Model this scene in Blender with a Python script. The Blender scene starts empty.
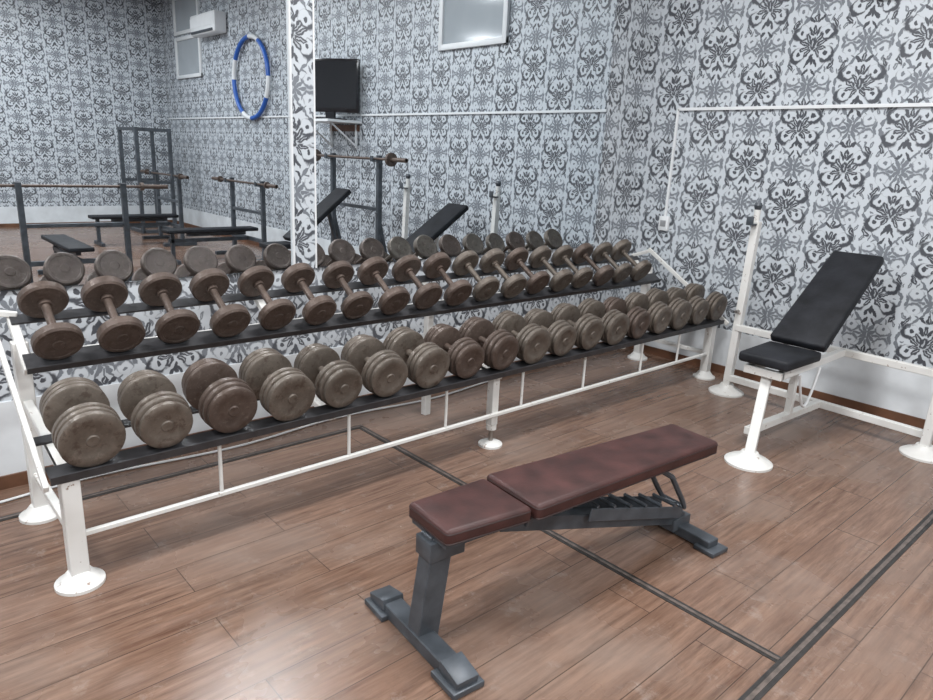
import bpy, bmesh, math, random
from mathutils import Vector, Matrix
random.seed(7)
scene = bpy.context.scene
scene.view_settings.view_transform = 'Standard'
scene.view_settings.look = 'None'
scene.view_settings.exposure = 0.0

# ------------------------------------------------------------------ node helpers
class NT:
    def __init__(s, name):
        s.mat = bpy.data.materials.new(name); s.mat.use_nodes = True
        s.nt = s.mat.node_tree
        s.bsdf = s.nt.nodes['Principled BSDF']
    def n(s, t, **kw):
        nd = s.nt.nodes.new(t)
        for k, v in kw.items(): setattr(nd, k, v)
        return nd
    def L(s, a, b): s.nt.links.new(a, b)
    def put(s, sock, v):
        if isinstance(v, (int, float)): sock.default_value = v
        elif isinstance(v, tuple): sock.default_value = v
        else: s.L(v, sock)
    def m(s, op, a, b=None, c=None, clamp=False):
        nd = s.n('ShaderNodeMath', operation=op); nd.use_clamp = clamp
        s.put(nd.inputs[0], a)
        if b is not None: s.put(nd.inputs[1], b)
        if c is not None: s.put(nd.inputs[2], c)
        return nd.outputs[0]
    def comb(s, x, y, z=0.0):
        nd = s.n('ShaderNodeCombineXYZ')
        s.put(nd.inputs[0], x); s.put(nd.inputs[1], y); s.put(nd.inputs[2], z)
        return nd.outputs[0]
    def ell(s, P, cx, cy, a, b, rot=0):
        mp = s.n('ShaderNodeMapping', vector_type='TEXTURE')
        s.L(P, mp.inputs['Vector'])
        mp.inputs['Location'].default_value = (cx, cy, 0)
        mp.inputs['Rotation'].default_value = (0, 0, math.radians(rot))
        mp.inputs['Scale'].default_value = (a, b, 1)
        ln = s.n('ShaderNodeVectorMath', operation='LENGTH')
        s.L(mp.outputs[0], ln.inputs[0])
        return ln.outputs['Value']
    def noise(s, vec, scale, detail=3, rough=.5):
        nd = s.n('ShaderNodeTexNoise')
        if vec is not None: s.L(vec, nd.inputs['Vector'])
        nd.inputs['Scale'].default_value = scale
        nd.inputs['Detail'].default_value = detail
        nd.inputs['Roughness'].default_value = rough
        return nd.outputs['Fac']
    def mix(s, f, a, b):
        nd = s.n('ShaderNodeMix', data_type='RGBA')
        s.put(nd.inputs['Factor'], f)
        for sock, v in ((nd.inputs[6], a), (nd.inputs[7], b)):
            if isinstance(v, tuple): sock.default_value = (*v[:3], 1)
            else: s.L(v, sock)
        return nd.outputs[2]
    def obj(s):
        return s.n('ShaderNodeTexCoord').outputs['Object']
    def bump(s, h, strength=.3, dist=.01):
        b = s.n('ShaderNodeBump'); b.inputs['Strength'].default_value = strength
        b.inputs['Distance'].default_value = dist
        s.L(h, b.inputs['Height']); s.L(b.outputs[0], s.bsdf.inputs['Normal'])
    def ramp(s, v, lo, hi):
        nd = s.n('ShaderNodeMapRange'); s.L(v, nd.inputs[0])
        nd.inputs[1].default_value = lo; nd.inputs[2].default_value = hi
        return nd.outputs[0]

def simple(name, col, rough=.5, metal=0.0, var=.15, scale=12, bump=0.0, spec=.5):
    t = NT(name)
    f = t.noise(t.obj(), scale, 4)
    c = t.mix(t.ramp(f, .3, .7), tuple(max(0, x*(1-var)) for x in col), tuple(min(1, x*(1+var)) for x in col))
    t.L(c, t.bsdf.inputs['Base Color'])
    t.bsdf.inputs['Roughness'].default_value = rough
    t.bsdf.inputs['Metallic'].default_value = metal
    t.bsdf.inputs['Specular IOR Level'].default_value = spec
    if bump: t.bump(t.noise(t.obj(), scale*8, 3), bump, .003)
    return t.mat

def wallpaper(name, axis):
    t = NT(name)
    co = t.obj()
    sep = t.n('ShaderNodeSeparateXYZ'); t.L(co, sep.inputs[0])
    nz = t.n('ShaderNodeTexNoise'); t.L(co, nz.inputs['Vector']); nz.inputs['Scale'].default_value = 28
    nz.inputs['Detail'].default_value = 2
    ns = t.n('ShaderNodeSeparateColor'); t.L(nz.outputs['Color'], ns.inputs[0])
    W = .35; H = .78
    u = t.m('MULTIPLY_ADD', sep.outputs[axis], 1/W, t.m('MULTIPLY_ADD', ns.outputs[0], .11, -.055))
    v0 = t.m('MULTIPLY_ADD', sep.outputs[2], 1/W, t.m('MULTIPLY_ADD', ns.outputs[1], .11, -.055))
    col = t.m('FLOOR', u)
    par = t.m('SUBTRACT', col, t.m('MULTIPLY', t.m('FLOOR', t.m('MULTIPLY', col, .5)), 2.0))
    x = t.m('SUBTRACT', t.m('SUBTRACT', u, col), .5)
    v = t.m('MULTIPLY', t.m('MULTIPLY_ADD', par, H, v0), 1/(2*H))
    y = t.m('MULTIPLY', t.m('SUBTRACT', t.m('FRACT', v), .5), 2*H)
    ax = t.m('ABSOLUTE', x)
    y2 = t.m('SUBTRACT', H, t.m('ABSOLUTE', y))
    P = t.comb(t.m('MULTIPLY', ax, .83), t.m('MULTIPLY', y, .88)); Q = t.comb(ax, y2); P0 = t.comb(ax, y)
    def union(lst):
        r = lst[0]
        for q in lst[1:]: r = t.m('MINIMUM', r, q)
        return r
    def cres(P, o, i):
        return t.m('MAXIMUM', t.ell(P, *o), t.m('SUBTRACT', 2.0, t.ell(P, *i)))
    dark = union([
        t.ell(P, 0, .03, .048, .10), t.ell(P, .085, .10, .037, .10, -30), t.ell(P, .14, .03, .034, .095, -62),
        t.ell(P, .13, -.06, .033, .09, -100), t.ell(P, .075, -.13, .033, .085, -145),
        t.ell(P, 0, .24, .033, .08), t.ell(P, .06, .22, .024, .085, -25),
        t.ell(P, 0, -.24, .031, .085), t.ell(P, .06, -.29, .024, .08, 28),
        cres(P, (.225, .19, .133, .13), (.193, .215, .098, .098)),
        cres(P, (.235, -.17, .128, .134), (.203, -.14, .094, .102)),
        t.ell(P, .31, .34, .030, .09, 30), t.ell(P, .32, -.34, .030, .085, -30),
        t.ell(P, 0, .43, .036, .074), t.ell(P, .075, .41, .024, .072, -45), t.ell(P, .065, -.45, .023, .072, 35),
        t.ell(P, .2, .2, .03, .038), t.ell(P, .21, -.14, .03, .038)])
    fo = t.m('ABSOLUTE', t.m('SUBTRACT', ax, t.m('MULTIPLY_ADD', t.m('COSINE', t.m('MULTIPLY', y, math.pi/H)), .22, .25)))
    th = t.m('MULTIPLY_ADD', t.m('ABSOLUTE', t.m('SINE', t.m('MULTIPLY', y, 17))), .030, .008)
    mid = union([
        t.m('DIVIDE', fo, th),
        t.ell(Q, 0, 0, .045, .08), t.ell(Q, .09, .05, .031, .085, -50), t.ell(Q, .17, 0, .029, .08, -90),
        cres(Q, (.29, .12, .135, .115), (.29, .15, .108, .094)),
        t.ell(Q, .42, .04, .029, .08, -20), t.ell(Q, 0, .17, .022, .065), t.ell(Q, .29, .16, .028, .032),
        t.ell(Q, .43, .3, .031, .07, 25), t.ell(Q, .40, .45, .023, .07, -25), t.ell(Q, .10, .2, .021, .06, -30),
        t.ell(P0, .44, .1, .021, .06, 20), t.ell(P0, .44, -.1, .021, .06, -20),
        t.ell(Q, .2, .27, .017, .055, 60), t.ell(Q, .3, .31, .017, .055, 20), t.ell(Q, .15, .12, .017, .05, 20),
        t.ell(Q, .22, .06, .017, .045, 50), t.ell(P0, .46, .28, .016, .05, -10), t.ell(P0, .35, 0, .016, .04, 90)])
    light = union([
        t.ell(P, 0, .03, .011, .06), t.ell(P, .085, .10, .008, .065, -30), t.ell(P, .14, .03, .007, .06, -62),
        t.ell(P, .13, -.06, .007, .058, -100), t.ell(P, .075, -.13, .007, .052, -145),
        t.ell(P, 0, .24, .007, .045), t.ell(P, 0, .43, .009, .045), t.ell(Q, 0, 0, .013, .05),
        t.ell(P, .31, .34, .006, .055, 30), t.ell(P, .32, -.34, .006, .05, -30), t.ell(Q, .43, .3, .007, .04, 25)])
    def mask(L): return t.m('MULTIPLY', t.m('SUBTRACT', 1.08, L), 5.0, clamp=True)
    c = t.mix(mask(mid), (.53, .57, .605), (.155, .172, .195))
    c = t.mix(mask(dark), c, (.048, .053, .064))
    c = t.mix(mask(light), c, (.42, .45, .48))
    vv = t.noise(co, .8, 3)
    c = t.mix(t.m('MULTIPLY', t.ramp(vv, .35, .75), .12), c, (.5, .53, .57))
    t.L(c, t.bsdf.inputs['Base Color'])
    t.bsdf.inputs['Roughness'].default_value = .42
    return t.mat

def floor_mat():
    t = NT('laminate_floor')
    co = t.obj()
    br = t.n('ShaderNodeTexBrick'); t.L(co, br.inputs['Vector'])
    br.offset = .37; br.squash = 1
    br.inputs['Color1'].default_value = (0, 0, 0, 1); br.inputs['Color2'].default_value = (1, 1, 1, 1)
    br.inputs['Mortar'].default_value = (.5, .5, .5, 1)
    br.inputs['Scale'].default_value = 1; br.inputs['Mortar Size'].default_value = .0020
    br.inputs['Mortar Smooth'].default_value = .2
    br.inputs['Brick Width'].default_value = 1.25; br.inputs['Row Height'].default_value = .19
    sc = t.n('ShaderNodeSeparateColor'); t.L(br.outputs['Color'], sc.inputs[0])
    mp = t.n('ShaderNodeMapping'); t.L(co, mp.inputs[0]); mp.inputs['Scale'].default_value = (1.8, 20, 1)
    add = t.n('ShaderNodeVectorMath', operation='ADD'); t.L(mp.outputs[0], add.inputs[0])
    t.L(t.comb(t.m('MULTIPLY', sc.outputs[0], 17.0), t.m('MULTIPLY', sc.outputs[0], 9.0)), add.inputs[1])
    g = t.noise(add.outputs[0], 1.6, 8, .70)
    mp2 = t.n('ShaderNodeMapping'); t.L(co, mp2.inputs[0]); mp2.inputs['Scale'].default_value = (1.0, 6, 1)
    g2 = t.noise(mp2.outputs[0], 2.2, 4, .55)
    c = t.mix(t.ramp(g, .36, .64), (.080, .042, .027), (.220, .134, .093))
    c = t.mix(t.m('MULTIPLY', t.ramp(g2, .4, .7), .5), c, (.125, .066, .043))
    c = t.mix(t.m('MULTIPLY', sc.outputs[0], .30), c, (.225, .147, .11))
    wear = t.noise(co, 1.3, 5, .6)
    c = t.mix(t.m('MULTIPLY', t.ramp(wear, .46, .75), .45), c, (.27, .225, .195))
    spot = t.noise(co, 7, 6, .75)
    c = t.mix(t.m('MULTIPLY', t.ramp(spot, .58, .70), .35), c, (.31, .265, .235))
    dk = t.noise(co, 3.3, 6, .75)
    c = t.mix(t.m('MULTIPLY', t.ramp(dk, .58, .72), .45), c, (.09, .06, .046))
    c = t.mix(t.m('MULTIPLY', br.outputs['Fac'], .8), c, (.035, .024, .018))
    t.L(c, t.bsdf.inputs['Base Color'])
    t.L(t.m('MULTIPLY_ADD', wear, .32, .10), t.bsdf.inputs['Roughness'])
    t.bump(g, .05, .003)
    return t.mat

def iron_mat(name, a, b):
    t = NT(name)
    oi = t.n('ShaderNodeObjectInfo')
    co = t.n('ShaderNodeVectorMath', operation='ADD'); t.L(t.obj(), co.inputs[0])
    t.L(t.comb(t.m('MULTIPLY', oi.outputs['Random'], 31.0), t.m('MULTIPLY', oi.outputs['Random'], 17.0)), co.inputs[1])
    co = co.outputs[0]
    f = t.noise(co, 12, 6, .7)
    c = t.mix(t.ramp(f, .35, .68), a, b)
    c = t.mix(t.m('MULTIPLY', oi.outputs['Random'], .6), c, tuple(x*.5 for x in b))
    f2 = t.noise(co, 55, 4, .7)
    c = t.mix(t.m('MULTIPLY', t.ramp(f2, .55, .7), .35), c, (.25, .215, .18))
    f3 = t.noise(co, 26, 4, .7)
    c = t.mix(t.m('MULTIPLY', t.ramp(f3, .54, .63), .6), c, (.058, .036, .026))
    t.L(c, t.bsdf.inputs['Base Color'])
    t.bsdf.inputs['Roughness'].default_value = .48
    t.bsdf.inputs['Metallic'].default_value = .3
    t.bump(f2, .4, .002)
    return t.mat

def chipped_white():
    t = NT('chipped_white_paint')
    co = t.obj()
    f = t.noise(co, 26, 6, .7)
    c = t.mix(t.ramp(f, .63, .66), (.66, .66, .64), (.22, .15, .11))
    c = t.mix(t.m('MULTIPLY', t.ramp(t.noise(co, 4, 3), .4, .7), .35), c, (.50, .48, .44))
    t.L(c, t.bsdf.inputs['Base Color']); t.bsdf.inputs['Roughness'].default_value = .4
    return t.mat

M_wallX = wallpaper('damask_wallpaper_side', 1)
M_wallY = wallpaper('damask_wallpaper_back', 0)
M_floor = floor_mat()
M_ceil = simple('ceiling_paint', (.72, .73, .73), .8, var=.03, scale=2)
M_dado = simple('white_wall_paint', (.64, .67, .69), .5, var=.10, scale=5)
M_base = simple('brown_baseboard', (.12, .055, .03), .45, var=.3, scale=9)
M_white = chipped_white()
M_iron = iron_mat('grey_cast_iron', (.100, .082, .067), (.178, .150, .125))
M_rust = iron_mat('brown_cast_iron', (.068, .047, .038), (.135, .100, .083))
M_black = simple('black_tray_paint', (.03, .03, .033), .45, var=.3, scale=20)
M_steel = simple('grey_frame_paint', (.060, .069, .080), .42, metal=.2, var=.3, scale=14)
M_leath = simple('maroon_leather', (.045, .0165, .0145), .5, var=.4, scale=10, bump=.15, spec=.4)
M_pipe = simple('maroon_piping', (.025, .011, .010), .5, var=.2)
M_vinyl = simple('black_vinyl', (.012, .013, .016), .6, var=.4, scale=8, bump=.4, spec=.25)
M_chrome = simple('bar_steel', (.35, .33, .31), .35, metal=.9, var=.2)
M_plast = simple('white_plastic', (.70, .72, .73), .35, var=.03)
M_screen = simple('tv_screen', (.012, .012, .014), .15, var=.1)
M_blue = simple('blue_plastic', (.02, .10, .40), .35, var=.1)
M_seam = simple('dark_floor_strip', (.022, .02, .019), .5, var=.4, scale=30)
M_seam2 = simple('metal_floor_strip', (.10, .08, .07), .4, var=.4, scale=30)
M_grey = simple('grey_shelf_edge', (.30, .31, .32), .5, var=.2)
tg = NT('window_glass')
tg.L(tg.mix(tg.noise(tg.obj(), 1.5), (.26, .29, .31), (.42, .46, .49)), tg.bsdf.inputs['Base Color'])
tg.bsdf.inputs['Roughness'].default_value = .1; M_glass = tg.mat
tm = NT('mirror_glass'); tm.bsdf.inputs['Metallic'].default_value = 1
tm.L(tm.mix(tm.noise(tm.obj(), 1.2), (.76, .81, .84), (.82, .86, .89)), tm.bsdf.inputs['Base Color'])
tm.bsdf.inputs['Roughness'].default_value = .0; M_mirror = tm.mat
te = NT('lamp_tube'); te.bsdf.inputs['Emission Color'].default_value = (1, .98, .95, 1)
te.L(te.mix(te.noise(te.obj(), 2), (.9, .9, .9), (.95, .95, .95)), te.bsdf.inputs['Base Color'])
te.bsdf.inputs['Emission Strength'].default_value = 3; M_lamp = te.mat

# ------------------------------------------------------------------ mesh builder
class MB:
    def __init__(s): s.bm = bmesh.new(); s.mats = []
    def mi(s, mat):
        if mat not in s.mats: s.mats.append(mat)
        return s.mats.index(mat)
    def box(s, c, size, mat, rot=None, bevel=0, seg=2):
        M = Matrix.Translation(Vector(c))
        if rot is not None: M = M @ rot.to_4x4()
        M = M @ Matrix.Diagonal((*size, 1))
        r = bmesh.ops.create_cube(s.bm, size=1, matrix=M)
        vs = r['verts']; i = s.mi(mat)
        for f in {f for v in vs for f in v.link_faces}: f.material_index = i
        if bevel:
            es = list({e for v in vs for e in v.link_edges})
            bmesh.ops.bevel(s.bm, geom=es, offset=bevel, segments=seg, affect='EDGES', profile=.5, material=i)
    def beam(s, p1, p2, w, h, mat, up=(0, 0, 1), bevel=.003):
        p1 = Vector(p1); p2 = Vector(p2); d = p2-p1; L = d.length; x = d.normalized()
        up = Vector(up)
        if abs(x.dot(up)) > .98: up = Vector((0, 1, 0))
        y = up.cross(x).normalized(); z = x.cross(y)
        R = Matrix((x, y, z)).transposed()
        s.box((p1+p2)/2, (L, w, h), mat, R, bevel, 1)
    def lathe(s, prof, origin, axis, mat, seg=32):
        a = Vector(axis).normalized()
        t = Vector((0, 0, 1)) if abs(a.z) < .9 else Vector((1, 0, 0))
        u = a.cross(t).normalized(); w = a.cross(u)
        o = Vector(origin); rings = []
        for (sx, r) in prof:
            if r < 1e-6: rings.append([s.bm.verts.new(o+a*sx)])
            else: rings.append([s.bm.verts.new(o+a*sx+(u*math.cos(2*math.pi*k/seg)+w*math.sin(2*math.pi*k/seg))*r) for k in range(seg)])
        i = s.mi(mat)
        for A, B in zip(rings, rings[1:]):
            for k in range(seg):
                k2 = (k+1) % seg
                if len(A) == 1 and len(B) == 1: continue
                if len(A) == 1: f = s.bm.faces.new((A[0], B[k], B[k2]))
                elif len(B) == 1: f = s.bm.faces.new((A[k], B[0], A[k2]))
                else: f = s.bm.faces.new((A[k], B[k], B[k2], A[k2]))
                f.material_index = i
    def cyl(s, p1, p2, r, mat, seg=20, r2=None):
        p1 = Vector(p1); p2 = Vector(p2); L = (p2-p1).length
        r2 = r if r2 is None else r2
        s.lathe([(0, 0), (0, r), (L, r2), (L, 0)], p1, p2-p1, mat, seg)
    def tube(s, pts, r, mat, seg=10, closed=False, matfn=None):
        pts = [Vector(p) for p in pts]; n = len(pts); rings = []
        up = None
        for k in range(n):
            if closed: d = pts[(k+1) % n]-pts[k-1]
            else: d = pts[min(k+1, n-1)]-pts[max(k-1, 0)]
            d.normalize()
            if up is None: up = Vector((0, 0, 1)) if abs(d.z) < .9 else Vector((1, 0, 0))
            x = d.cross(up).normalized(); up = x.cross(d).normalized()
            rings.append([s.bm.verts.new(pts[k]+(x*math.cos(2*math.pi*j/seg)+up*math.sin(2*math.pi*j/seg))*r) for j in range(seg)])
        rng = range(n) if closed else range(n-1)
        for k in rng:
            A = rings[k]; B = rings[(k+1) % n]
            i = s.mi(matfn(k) if matfn else mat)
            for j in range(seg):
                f = s.bm.faces.new((A[j], A[(j+1) % seg], B[(j+1) % seg], B[j])); f.material_index = i
        if not closed:
            for R in (rings[0], rings[-1]):
                f = s.bm.faces.new(R); f.material_index = s.mi(mat)
    def pad(s, outline, z0, z1, mat, M, bevel=.02, seg=4):
        bot = [s.bm.verts.new(M @ Vector((x, y, z0))) for x, y in outline]
        top = [s.bm.verts.new(M @ Vector((x, y, z1))) for x, y in outline]
        n = len(outline); fs = [s.bm.faces.new(top), s.bm.faces.new(bot[::-1])]
        for k in range(n):
            fs.append(s.bm.faces.new((bot[k], bot[(k+1) % n], top[(k+1) % n], top[k])))
        i = s.mi(mat)
        for f in fs: f.material_index = i
        es = list({e for f in fs for e in f.edges})
        bmesh.ops.bevel(s.bm, geom=es, offset=bevel, segments=seg, affect='EDGES', profile=.5, material=i)
    def mesh(s, name):
        bmesh.ops.recalc_face_normals(s.bm, faces=s.bm.faces[:])
        me = bpy.data.meshes.new(name)
        for f in s.bm.faces: f.smooth = True
        s.bm.to_mesh(me); s.bm.free()
        for m in s.mats: me.materials.append(m)
        try: me.set_sharp_from_angle(angle=math.radians(35))
        except Exception: pass
        return me
    def done(s, name, loc=(0, 0, 0), rz=0):
        o = bpy.data.objects.new(name, s.mesh(name)); scene.collection.objects.link(o)
        o.location = loc; o.rotation_euler = (0, 0, rz)
        return o

# ------------------------------------------------------------------ room
XW, YW = 5.20, 3.60
D = -.22
XL, YB, ZC = -3.2, -7.58, 4.2
def slab(name, lo, hi, mat):
    b = MB(); lo = Vector(lo); hi = Vector(hi)
    b.box((lo+hi)/2, hi-lo, mat); return b.done(name)
slab('floor', (XL-.1, YB-.1, -.1), (XW+.1, YW+.1, 0), M_floor)
slab('ceiling', (XL-.1, YB-.1, ZC), (XW+.1, YW+.1, ZC+.1), M_ceil)
slab('wall_right', (XW, YB-.1, 0), (XW+.1, YW+.1, ZC), M_wallX)
slab('wall_back', (XL-.1, YW, 0), (XW, YW+.1, ZC), M_wallY)
slab('wall_left', (XL-.1, YB, 0), (XL, YW, ZC), M_wallX)
slab('wall_front', (XL-.1, YB-.1, 0), (XW, YB, ZC), M_wallY)
slab('trim_1', (XW-.008, YB, .06), (XW, YW, .36), M_dado)
slab('trim_2', (XL, YW-.008, .06), (XW-.008, YW, .42), M_dado)
slab('trim_3', (XL, YB, .06), (XW-.008, YB+.008, .36), M_dado)
slab('baseboard_right', (XW-.02, YB, 0), (XW, YW, .065), M_base)
slab('baseboard_back', (XL, YW-.02, 0), (XW-.02, YW, .065), M_base)
slab('baseboard_front', (XL, YB, 0), (XW-.02, YB+.02, .065), M_base)
def strip(name, x0, y0, x1, y1):
    b = MB()
    if x1-x0 > y1-y0:
        m = (y0+y1)/2
        b.box(((x0+x1)/2, m, .001), (x1-x0, y1-y0, .003), M_seam)
        b.box(((x0+x1)/2, m, .002), (x1-x0, (y1-y0)*.35, .005), M_seam2)
    else:
        m = (x0+x1)/2
        b.box((m, (y0+y1)/2, .001), (x1-x0, y1-y0, .003), M_seam)
        b.box((m, (y0+y1)/2, .002), ((x1-x0)*.35, y1-y0, .005), M_seam2)
    b.done(name)
strip('trim_4', 2.15, .715, 2.19, 3.26)
strip('trim_5', XL, .67, XW-.03, .715)
strip('trim_6', XL, 3.26, 2.19, 3.30)

slab('wall_mirror', (-2.6, YW-.012, .93), (1.95, YW-.001, 3.05), M_mirror)
slab('wall_mirror.001', (2.06, YW-.012, .93), (4.68, YW-.001, 3.05), M_mirror)
b = MB()
b.box((1.985, YW-.012, 1.99), (.14, .024, 2.12), M_wallY)
b.box((1.915, YW-.014, 1.99), (.010, .028, 2.12), M_plast)
b.box((2.055, YW-.014, 1.99), (.010, .028, 2.12), M_plast)
b.done('trim_7')

# ------------------------------------------------------------------ dumbbell rack
def foot(b, x, y, r=.085, h=.055, rr=.04):
    b.lathe([(0, 0), (0, r), (.012, r), (.02, r*.8), (h, rr), (h, 0)], (x, y, 0), (0, 0, 1), M_white, 28)
LO = dict(c=Vector((0, 2.69, .595)), th=math.radians(11), R=.113)
UP = dict(c=Vector((0, 3.135, .885)), th=math.radians(33), R=.094)
X0, X1, XM = .48, 4.96, 2.63
b = MB()
for T, xs, sb in ((LO, (.42, 5.08), .115), (UP, (.47, 4.90), .12)):
    a = Vector((0, math.cos(T['th']), math.sin(T['th']))); n = Vector((0, -math.sin(T['th']), math.cos(T['th'])))
    R = Matrix((Vector((1, 0, 0)), a, n)).transposed()
    L = xs[1]-xs[0]; xm = (xs[0]+xs[1])/2
    for sgn, ww in ((-1, .08), (1, .05)):
        c = T['c'] + a*(sgn*sb) - n*(T['R']+.008); c.x = xm
        b.box(c, (L, ww, .010), M_black, R)
    c = T['c'] - a*(sb+.046) - n*(T['R']+.008); c.x = xm
    b.box(c, (L, .008, .032), M_black, R)
    for x in (X0, (X0+XM)/2, XM, (X1+XM)/2, min(X1, xs[1]-.04)):
        p = T['c'] - a*(sb+.035) - n*(T['R']+.029); q = T['c'] + a*(sb+.03) - n*(T['R']+.029)
        p.x = q.x = x
        b.beam(p, q, .035, .032, M_white)
for x in (X0, X1):
    foot(b, x, 2.59); b.beam((x, 2.59, .04), (x, 2.59, .435), .062, .062, M_white)
    foot(b, x, 3.22); b.beam((x, 3.22, .04), (x, 3.22, .79), .058, .058, M_white)
    b.beam((x, 2.59, .20), (x, 3.22, .20), .03, .03, M_white)
    b.beam((x, 2.60, .43), (x, 3.22, .53), .035, .035, M_white)
for x in (.400, 5.105):
    b.beam((x, 2.53, .43), (x, 3.33, .92), .018, .032, M_white)
b.beam((5.105, 3.33, .90), (4.85, 3.31, .88), .025, .025, M_white)
b.beam((.400, 3.33, .90), (.50, 3.31, .88), .025, .025, M_white)
foot(b, XM, 2.62, .07, .03, .03)
b.cyl((XM, 2.62, .02), (XM, 2.62, .16), .013, M_chrome)
b.cyl((XM, 2.62, .10), (XM, 2.62, .13), .03, M_white)
b.beam((XM, 2.62, .13), (XM, 2.62, .44), .05, .05, M_white)
b.beam((XM, 3.22, 0), (XM, 3.22, .80), .045, .045, M_white)
b.beam((XM, 2.62, .43), (XM, 3.22, .53), .035, .035, M_white)
b.beam((X0, 2.585, .20), (X1, 2.585, .20), .02, .02, M_white)
for x in (1.03, 1.65, 2.25, 2.83, 3.40, 4.03, 4.5):
    b.cyl((x, 2.585, .20), (x, 2.585, .45), .008, M_white, 10)
b.beam((X0, 3.22, .72), (X1, 3.22, .72), .03, .03, M_white)
b.done('dumbbell_rack')

def db_low(R, mat, k):
    p = [(0, .017)]
    s = .062
    steps = ((.028, 1.0), (.026, .97), (.026, .90)) if k % 3 else ((.026, 1.0), (.024, .985), (.030, .97))
    for i, (w, rr) in enumerate(steps):
        r = R*rr
        p += [(s, .03 if i else .017), (s, r-.006), (s+.004, r), (s+w-.004, r), (s+w, r-.006), (s+w, .03)]
        s += w+.004
    s -= .004
    p = p[:-1] + [(s, R*.60), (s-.003, R*.56), (s-.003, .024), (s+.002, .020), (s+.002, .010), (s, 0)]
    full = [(-x, r) for x, r in p[::-1]] + p[1:]
    b = MB(); b.lathe(full, (0, 0, 0), (0, 1, 0), mat, 40); return b.mesh('dumbbell_heavy')
def db_up(R, mat, k):
    w = .045 + .006*(k % 2)
    s0 = .098
    p = [(0, .017), (s0-.02, .017), (s0-.018, .026), (s0, .026), (s0, R-.008), (s0+.008, R), (s0+w-.008, R), (s0+w, R-.008),
         (s0+w, R*.78), (s0+w-.002, R*.75), (s0+w-.002, .024), (s0+w+.001, .02), (s0+w+.001, 0)]
    full = [(-x, r) for x, r in p[::-1]] + p[1:]
    b = MB(); b.lathe(full, (0, 0, 0), (0, 1, 0), mat, 40); return b.mesh('dumbbell_light')
for i in range(18):
    R = .113 - (.005 if i % 3 == 1 else 0)
    me = db_low(R, M_rust if i in (2, 7, 8, 13) else M_iron, i)
    o = bpy.data.objects.new('dumbbell', me); scene.collection.objects.link(o)
    n = Vector((0, -math.sin(LO['th']), math.cos(LO['th'])))
    o.location = LO['c'] + Vector((.565+.2585*i, random.uniform(-.004, .004), 0)) - n*(LO['R']-R-.001)
    o.rotation_euler = (LO['th'], 0, random.uniform(-.03, .03))
for i in range(18):
    R = random.uniform(.088, .094)
    me = db_up(R, M_rust if (i < 9 or i % 3 == 0) else M_iron, i)
    o = bpy.data.objects.new('dumbbell', me); scene.collection.objects.link(o)
    n = Vector((0, -math.sin(UP['th']), math.cos(UP['th'])))
    o.location = UP['c'] + Vector((.585+.2345*i, random.uniform(-.003, .003), 0)) - n*(UP['R']-R-.001)
    o.rotation_euler = (UP['th'], 0, random.uniform(-.04, .04))

# ------------------------------------------------------------------ adjustable bench (foreground)
b = MB()
I = Matrix.Identity(4)
A1 = [(0, -.118), (.34, -.138), (.34, .135), (0, .118)]
A2 = [(.355, -.148), (1.42, -.125), (1.42, .125), (.355, .148)]
def piping(outl, z, r=.0035, ins=.002):
    cx = sum(p[0] for p in outl)/4; pts = []
    n = len(outl)
    rad = .02
    V = [Vector((x + (ins if x < cx else -ins), y + (ins if y < 0 else -ins), z)) for x, y in outl]
    for k in range(n):
        p0, p1, p2 = V[k-1], V[k], V[(k+1) % n]
        d1 = (p0-p1).normalized(); d2 = (p2-p1).normalized()
        s_, e_ = p1+d1*rad, p1+d2*rad
        for q in range(5):
            t_ = q/4
            pts.append(s_*(1-t_)**2 + p1*2*t_*(1-t_) + e_*t_**2)
    b.tube(pts, r, M_pipe, 6, True)
b.pad(A1, .415, .475, M_leath, I, .018)
b.pad(A2, .415, .478, M_leath, I, .018)
piping(A1, .460); piping(A2, .462); piping(A1, .426); piping(A2, .426)
b.box((.17, 0, .408), (.32, .20, .014), M_steel)
b.box((.88, 0, .408), (1.02, .20, .014), M_steel)
b.beam((.0, 0, .03), (.05, 0, .40), .085, .07, M_steel, up=(0, 1, 0))
b.beam((-.01, -.24, .03), (-.01, .24, .03), .07, .05, M_steel)
for y in (-.22, .22):
    b.box((-.01, y, .012), (.12, .13, .022), M_steel, None, .004)
    b.box((-.01, y*1.02, .04), (.085, .10, .04), M_steel, Matrix.Rotation(math.radians(-12 if y > 0 else 12), 3, 'X'), .004)
b.beam((.0, 0, .385), (.40, 0, .385), .06, .05, M_steel)
b.box((.06, 0, .36), (.14, .09, .07), M_steel, None, .004)
b.beam((.30, 0, .37), (1.38, 0, .075), .062, .06, M_steel)
b.beam((1.37, -.20, .03), (1.37, .20, .03), .07, .045, M_steel)
for y in (-.19, .19):
    b.box((1.37, y, .012), (.11, .10, .02), M_steel, None, .004)
b.box((1.36, 0, .06), (.12, .08, .06), M_steel, None, .004)
for y in (-.05, .05):
    b.beam((.36, y, .39), (1.30, y, .39), .025, .03, M_steel)
    b.beam((.42, y, .385), (.42, y*.7, .33), .03, .01, M_steel)
for y in (-.055, .055):
    b.beam((.72, y, .295), (1.32, y, .135), .008, .055, M_steel)
for k in range(6):
    x = .76+.1*k; b.cyl((x, -.06, .32-.0267*k), (x, .06, .32-.0267*k), .008, M_steel, 8)
b.tube([(1.12, -.06, .39), (1.2, -.065, .34), (1.30, -.065, .20), (1.33, -.06, .16), (1.33, .06, .16), (1.30, .065, .20), (1.2, .065, .34), (1.12, .06, .39)], .012, M_steel, 8)
b.done('adjustable_weight_bench', (1.28, 1.545, 0), math.radians(-5.5))

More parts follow.
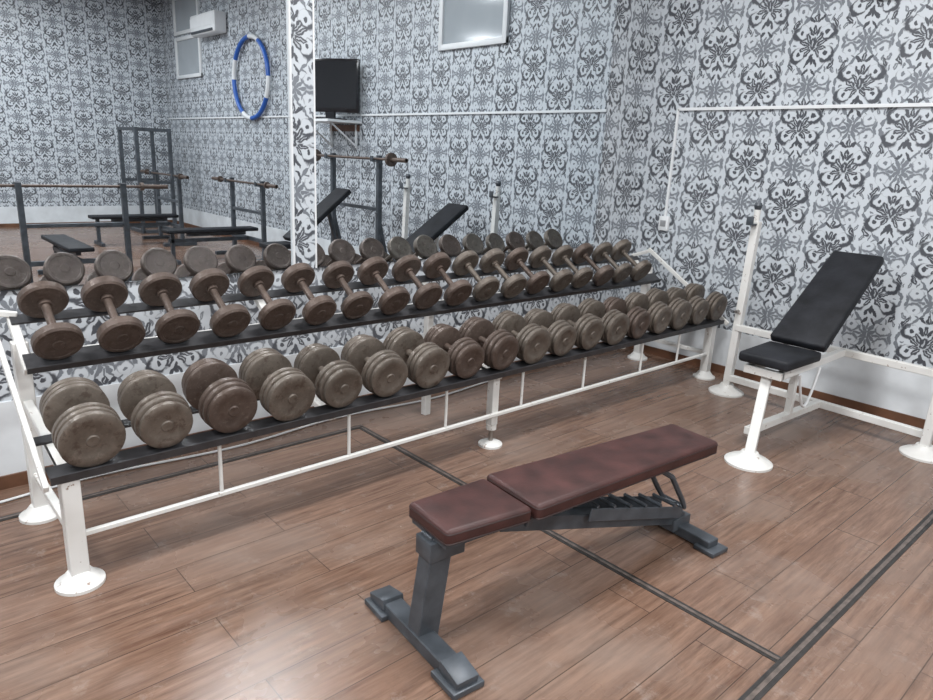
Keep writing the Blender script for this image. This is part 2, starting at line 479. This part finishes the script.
# ------------------------------------------------------------------ incline bench press (white, by right wall)
b = MB()
P1 = (4.75, 2.29); P3 = (4.66, .97); P2 = (3.66, 1.57); YC = 1.63
def bigfoot(b, x, y, r): b.lathe([(0, 0), (0, r), (.012, r), (.025, r*.85), (.05, r*.45), (.07, .045), (.07, 0)], (x, y, 0), (0, 0, 1), M_white, 32)
for (x, y) in (P1, P3):
    bigfoot(b, x, y, .125)
    b.beam((x, y, .05), (x+.05, y-.01, 1.26), .052, .052, M_white)
    x += .05
    b.cyl((x, y, 1.24), (x, y, 1.34), .022, M_white)
    b.box((x-.05, y, 1.24), (.08, .05, .012), M_steel, None, .003)
    b.box((x-.088, y, 1.265), (.012, .05, .06), M_steel, None, .003)
    b.lathe([(0, 0), (0, .02), (.03, .03), (.05, .02), (.05, 0)], (x, y, 1.34), (0, 0, 1), M_steel, 16)
    b.cyl((x, y, .62), (x-.09, y, .62), .012, M_chrome)
b.beam((4.695, P3[1], .50), (4.76, P1[1], .50), .045, .045, M_white)
b.beam((4.695, P3[1], .12), (4.75, P1[1], .12), .045, .045, M_white)
bigfoot(b, P2[0], P2[1], .13)
b.beam((P2[0], P2[1], .05), (3.86, YC, .50), .055, .055, M_white)
for y in (YC-.09, YC+.09):
    b.beam((3.80, y, .50), (4.72, y, .50), .04, .045, M_white)
b.beam((3.80, YC-.11, .50), (3.80, YC+.11, .50), .04, .045, M_white)
b.beam((3.72, YC, .16), (4.72, YC, .12), .045, .045, M_white)
b.beam((4.25, YC, .12), (4.25, YC, .50), .04, .04, M_white)
b.pad([(3.76, YC-.145), (4.18, YC-.16), (4.18, YC+.16), (3.76, YC+.145)], .54, .60, M_vinyl, I, .018)
ang = math.atan2(.49, .74)
Mb = Matrix.Translation((4.18, YC-.01, .59)) @ Matrix.Rotation(-ang, 4, 'Y')
b.pad([(0, -.165), (.88, -.155), (.88, .155), (0, .165)], 0, .06, M_vinyl, Mb, .018)
for y in (-.08, .08):
    b.beam(Mb @ Vector((.02, y, -.015)), Mb @ Vector((.8, y, -.015)), .03, .03, M_white)
b.beam(Mb @ Vector((.5, 0, -.03)), (4.60, YC, .50), .035, .035, M_white)
pts = [(4.0+.28*k/12, YC-.125, .48-.22*math.sin(math.pi*k/12)) for k in range(13)]
b.tube(pts, .008, M_plast, 8)
b.done('incline_bench_press')

# ------------------------------------------------------------------ equipment on the camera side of the room (seen in mirror)
def station(loc, rz, zbar=1.12, incline=False, L=2.1):
    b = MB()
    for y in (-.5, .5):
        b.beam((0, y, .03), (0, y, zbar+.02), .055, .055, M_steel)
        b.beam((-.3, y, .03), (.22, y, .03), .06, .05, M_steel)
        b.box((-.06, y, zbar-.045), (.1, .05, .015), M_steel)
        b.box((-.105, y, zbar-.02), (.015, .05, .06), M_steel)
        if incline: b.beam((-.02, y, zbar*.6), (.2, y, .05), .04, .04, M_steel)
    b.beam((0, -.5, .3), (0, .5, .3), .05, .05, M_steel)
    b.beam((0, -.5, zbar*.62), (0, .5, zbar*.62), .04, .04, M_steel)
    b.beam((-1.15, 0, .30), (0, 0, .30), .05, .05, M_steel)
    b.beam((-1.1, 0, .03), (-1.1, 0, .40), .05, .05, M_steel)
    b.beam((-1.1, -.22, .03), (-1.1, .22, .03), .05, .05, M_steel)
    if incline:
        b.pad([(-1.2, -.13), (-.85, -.14), (-.85, .14), (-1.2, .13)], .50, .56, M_vinyl, I, .015)
        b.beam((-1.05, 0, .3), (-1.05, 0, .52), .05, .05, M_steel)
        Mx = Matrix.Translation((-.86, 0, .56)) @ Matrix.Rotation(-math.radians(38), 4, 'Y')
        b.pad([(0, -.16), (.92, -.15), (.92, .15), (0, .16)], 0, .06, M_vinyl, Mx, .015)
        b.beam(Mx @ Vector((.6, 0, -.01)), (-.2, 0, .3), .04, .04, M_steel)
    else:
        b.pad([(-1.2, -.13), (.1, -.13), (.1, .13), (-1.2, .13)], .41, .46, M_vinyl, I, .015)
        b.beam((-.9, 0, .38), (-.05, 0, .38), .05, .05, M_steel)
    zb = zbar-.02
    b.cyl((-.065, -L/2, zb), (-.065, L/2, zb), .015, M_rust, 12)
    for s in (-1, 1):
        b.cyl((-.065, s*(L/2-.28), zb), (-.065, s*(L/2), zb), .025, M_rust, 14)
        b.cyl((-.065, s*(L/2-.30), zb), (-.065, s*(L/2-.265), zb), .045 if not incline else .075, M_rust, 20)
    b.done('barbell_bench', loc, rz)
station((4.72, .13+D, 0), 0, 1.55, True, 2.2)
station((4.48, -2.34+D, 0), 0)
station((4.1, -4.45+D, 0), 0)
station((1.92, -1.0+D, 0), math.radians(90), 1.12, L=2.0)
b = MB()
for x in (-.28, .28):
    for y in (-.45, .45):
        b.beam((x, y, 0), (x, y, 1.83), .06, .06, M_steel)
    b.beam((x, -.45, 1.80), (x, .45, 1.80), .05, .05, M_steel)
    b.beam((x, -.45, .03), (x, .45, .03), .06, .06, M_steel)
for y in (-.45, .45):
    b.beam((-.28, y, 1.80), (.28, y, 1.80), .05, .05, M_steel); b.beam((-.28, y, .9), (.28, y, .9), .04, .05, M_steel)
    b.beam((-.28, y, .03), (.28, y, .03), .06, .06, M_steel)
b.done('squat_rack', (4.35, -6.2+D, 0))

# hoop
b = MB(); N = 96
pts = [(0, .60*math.cos(2*math.pi*k/N), .60*math.sin(2*math.pi*k/N)) for k in range(N)]
b.tube(pts, .034, M_blue, 12, True, lambda k: M_plast if (k % 24) > 15 else M_blue)
b.cyl((-.03, 0, .585), (.05, 0, .575), .012, M_chrome, 10)
b.done('hula_hoop', (XW-.058, -3.50+D, 2.63))
# TV on bracket shelf
b = MB()
b.box((0, 0, -.03), (.50, .80, .03), M_plast)
for y in (-.3, .3):
    b.beam((.23, y, -.05), (.23, y, -.35), .03, .02, M_plast); b.beam((.23, y, -.33), (-.15, y, -.05), .02, .02, M_plast)
b.box((.24, 0, -.10), (.02, .7, .08), M_base)
b.done('wall_shelf', (XW-.255, -.85+D, 1.99))
b = MB()
b.box((0, 0, .41), (.06, .78, .64), M_screen, None, .01)
b.box((-.031, 0, .42), (.004, .72, .56), M_screen)
b.box((.05, 0, .38), (.06, .45, .35), M_vinyl, None, .02)
b.box((.0, 0, .05), (.05, .12, .10), M_vinyl); b.box((0, 0, .01), (.20, .36, .02), M_vinyl, None, .006)
b.done('television', (XW-.30, -.72+D, 1.976), math.radians(-34))
def window(name, y0, y1, z0, z1):
    b = MB(); x = XW-.02; w = .06
    b.box((x+.01, (y0+y1)/2, (z0+z1)/2), (.014, y1-y0-.02, z1-z0-.02), M_glass)
    for y in (y0+w/2, y1-w/2): b.box((x, y, (z0+z1)/2), (.04, w, z1-z0), M_plast, None, .004)
    for z in (z0+w/2, z1-w/2): b.box((x, (y0+y1)/2, z), (.038, y1-y0, w), M_plast, None, .004)
    b.done(name)
window('window_1', 1.08+D, 2.13+D, 2.70, 3.65)
window('window_2', -6.66+D, -5.50+D, 2.75, 3.46)
window('window_3', -6.66+D, -5.50+D, 3.50, 4.15)
b = MB()
b.box((0, 0, 0), (.22, 1.0, .32), M_plast, None, .03, 3)
b.box((-.10, 0, -.12), (.05, .88, .04), M_steel, None, .004)
b.box((-.112, 0, .03), (.006, .96, .15), M_plast)
b.done('air_conditioner', (XW-.115, -4.9+D, 3.52))
b = MB()
b.box((XW-.01, (3.26-7.5)/2, 2.05), (.018, 3.26+7.5, .022), M_plast)
b.box((XW-.01, 3.26, (2.05+1.2)/2), (.018, .018, .86), M_plast)
b.done('cable_conduit')
b = MB()
b.box((XW-.018, 3.26, 1.14), (.034, .09, .12), M_plast, None, .008)
b.box((XW-.037, 3.26, 1.14), (.006, .05, .05), M_grey)
b.done('wall_outlet')
b = MB()
b.tube([(-1+.1*k, 3.44+.03*math.sin(k*.45), .008) for k in range(46)], .006, M_plast, 6)
b.done('floor_cable')

# ------------------------------------------------------------------ lights
def lamp(x, y, e):
    b = MB(); b.box((0, 0, 0), (1.25, .32, .06), M_plast, None, .006)
    b.box((0, .08, -.035), (1.15, .04, .02), M_lamp); b.box((0, -.08, -.035), (1.15, .04, .02), M_lamp)
    b.done('ceiling_lamp', (x, y, ZC-.031))
    l = bpy.data.lights.new('lamp_light', 'AREA'); l.shape = 'RECTANGLE'; l.size = 1.3; l.size_y = .6
    l.energy = e; l.color = (.985, .99, 1)
    o = bpy.data.objects.new('lamp_light', l); scene.collection.objects.link(o); o.location = (x, y, ZC-.1)
for x, y, e in ((-1.2, 2.0, 175), (2.6, 1.6, 120), (-1.2, -1.5, 125), (2.6, -1.5, 125), (-1.2, -5, 145), (2.6, -5, 155)):
    lamp(x, y, e)
w = bpy.data.worlds.new('World'); scene.world = w; w.use_nodes = True
w.node_tree.nodes['Background'].inputs[0].default_value = (.8, .85, .9, 1)
w.node_tree.nodes['Background'].inputs[1].default_value = .5

# ------------------------------------------------------------------ camera
cam = bpy.data.cameras.new('camera'); co = bpy.data.objects.new('camera', cam)
scene.collection.objects.link(co); scene.camera = co
cam.sensor_width = 36; cam.lens = 36*690/933; cam.clip_start = .05
f = Vector((.6526, .7102, -.2697)).normalized()
r = Vector((.7434, -.6649, .0470)); r = (r - f*r.dot(f)).normalized()
u = r.cross(f)
R = Matrix((r, u, -f)).transposed().to_4x4()
co.matrix_world = Matrix.Translation((0, 0, 1.6)) @ R
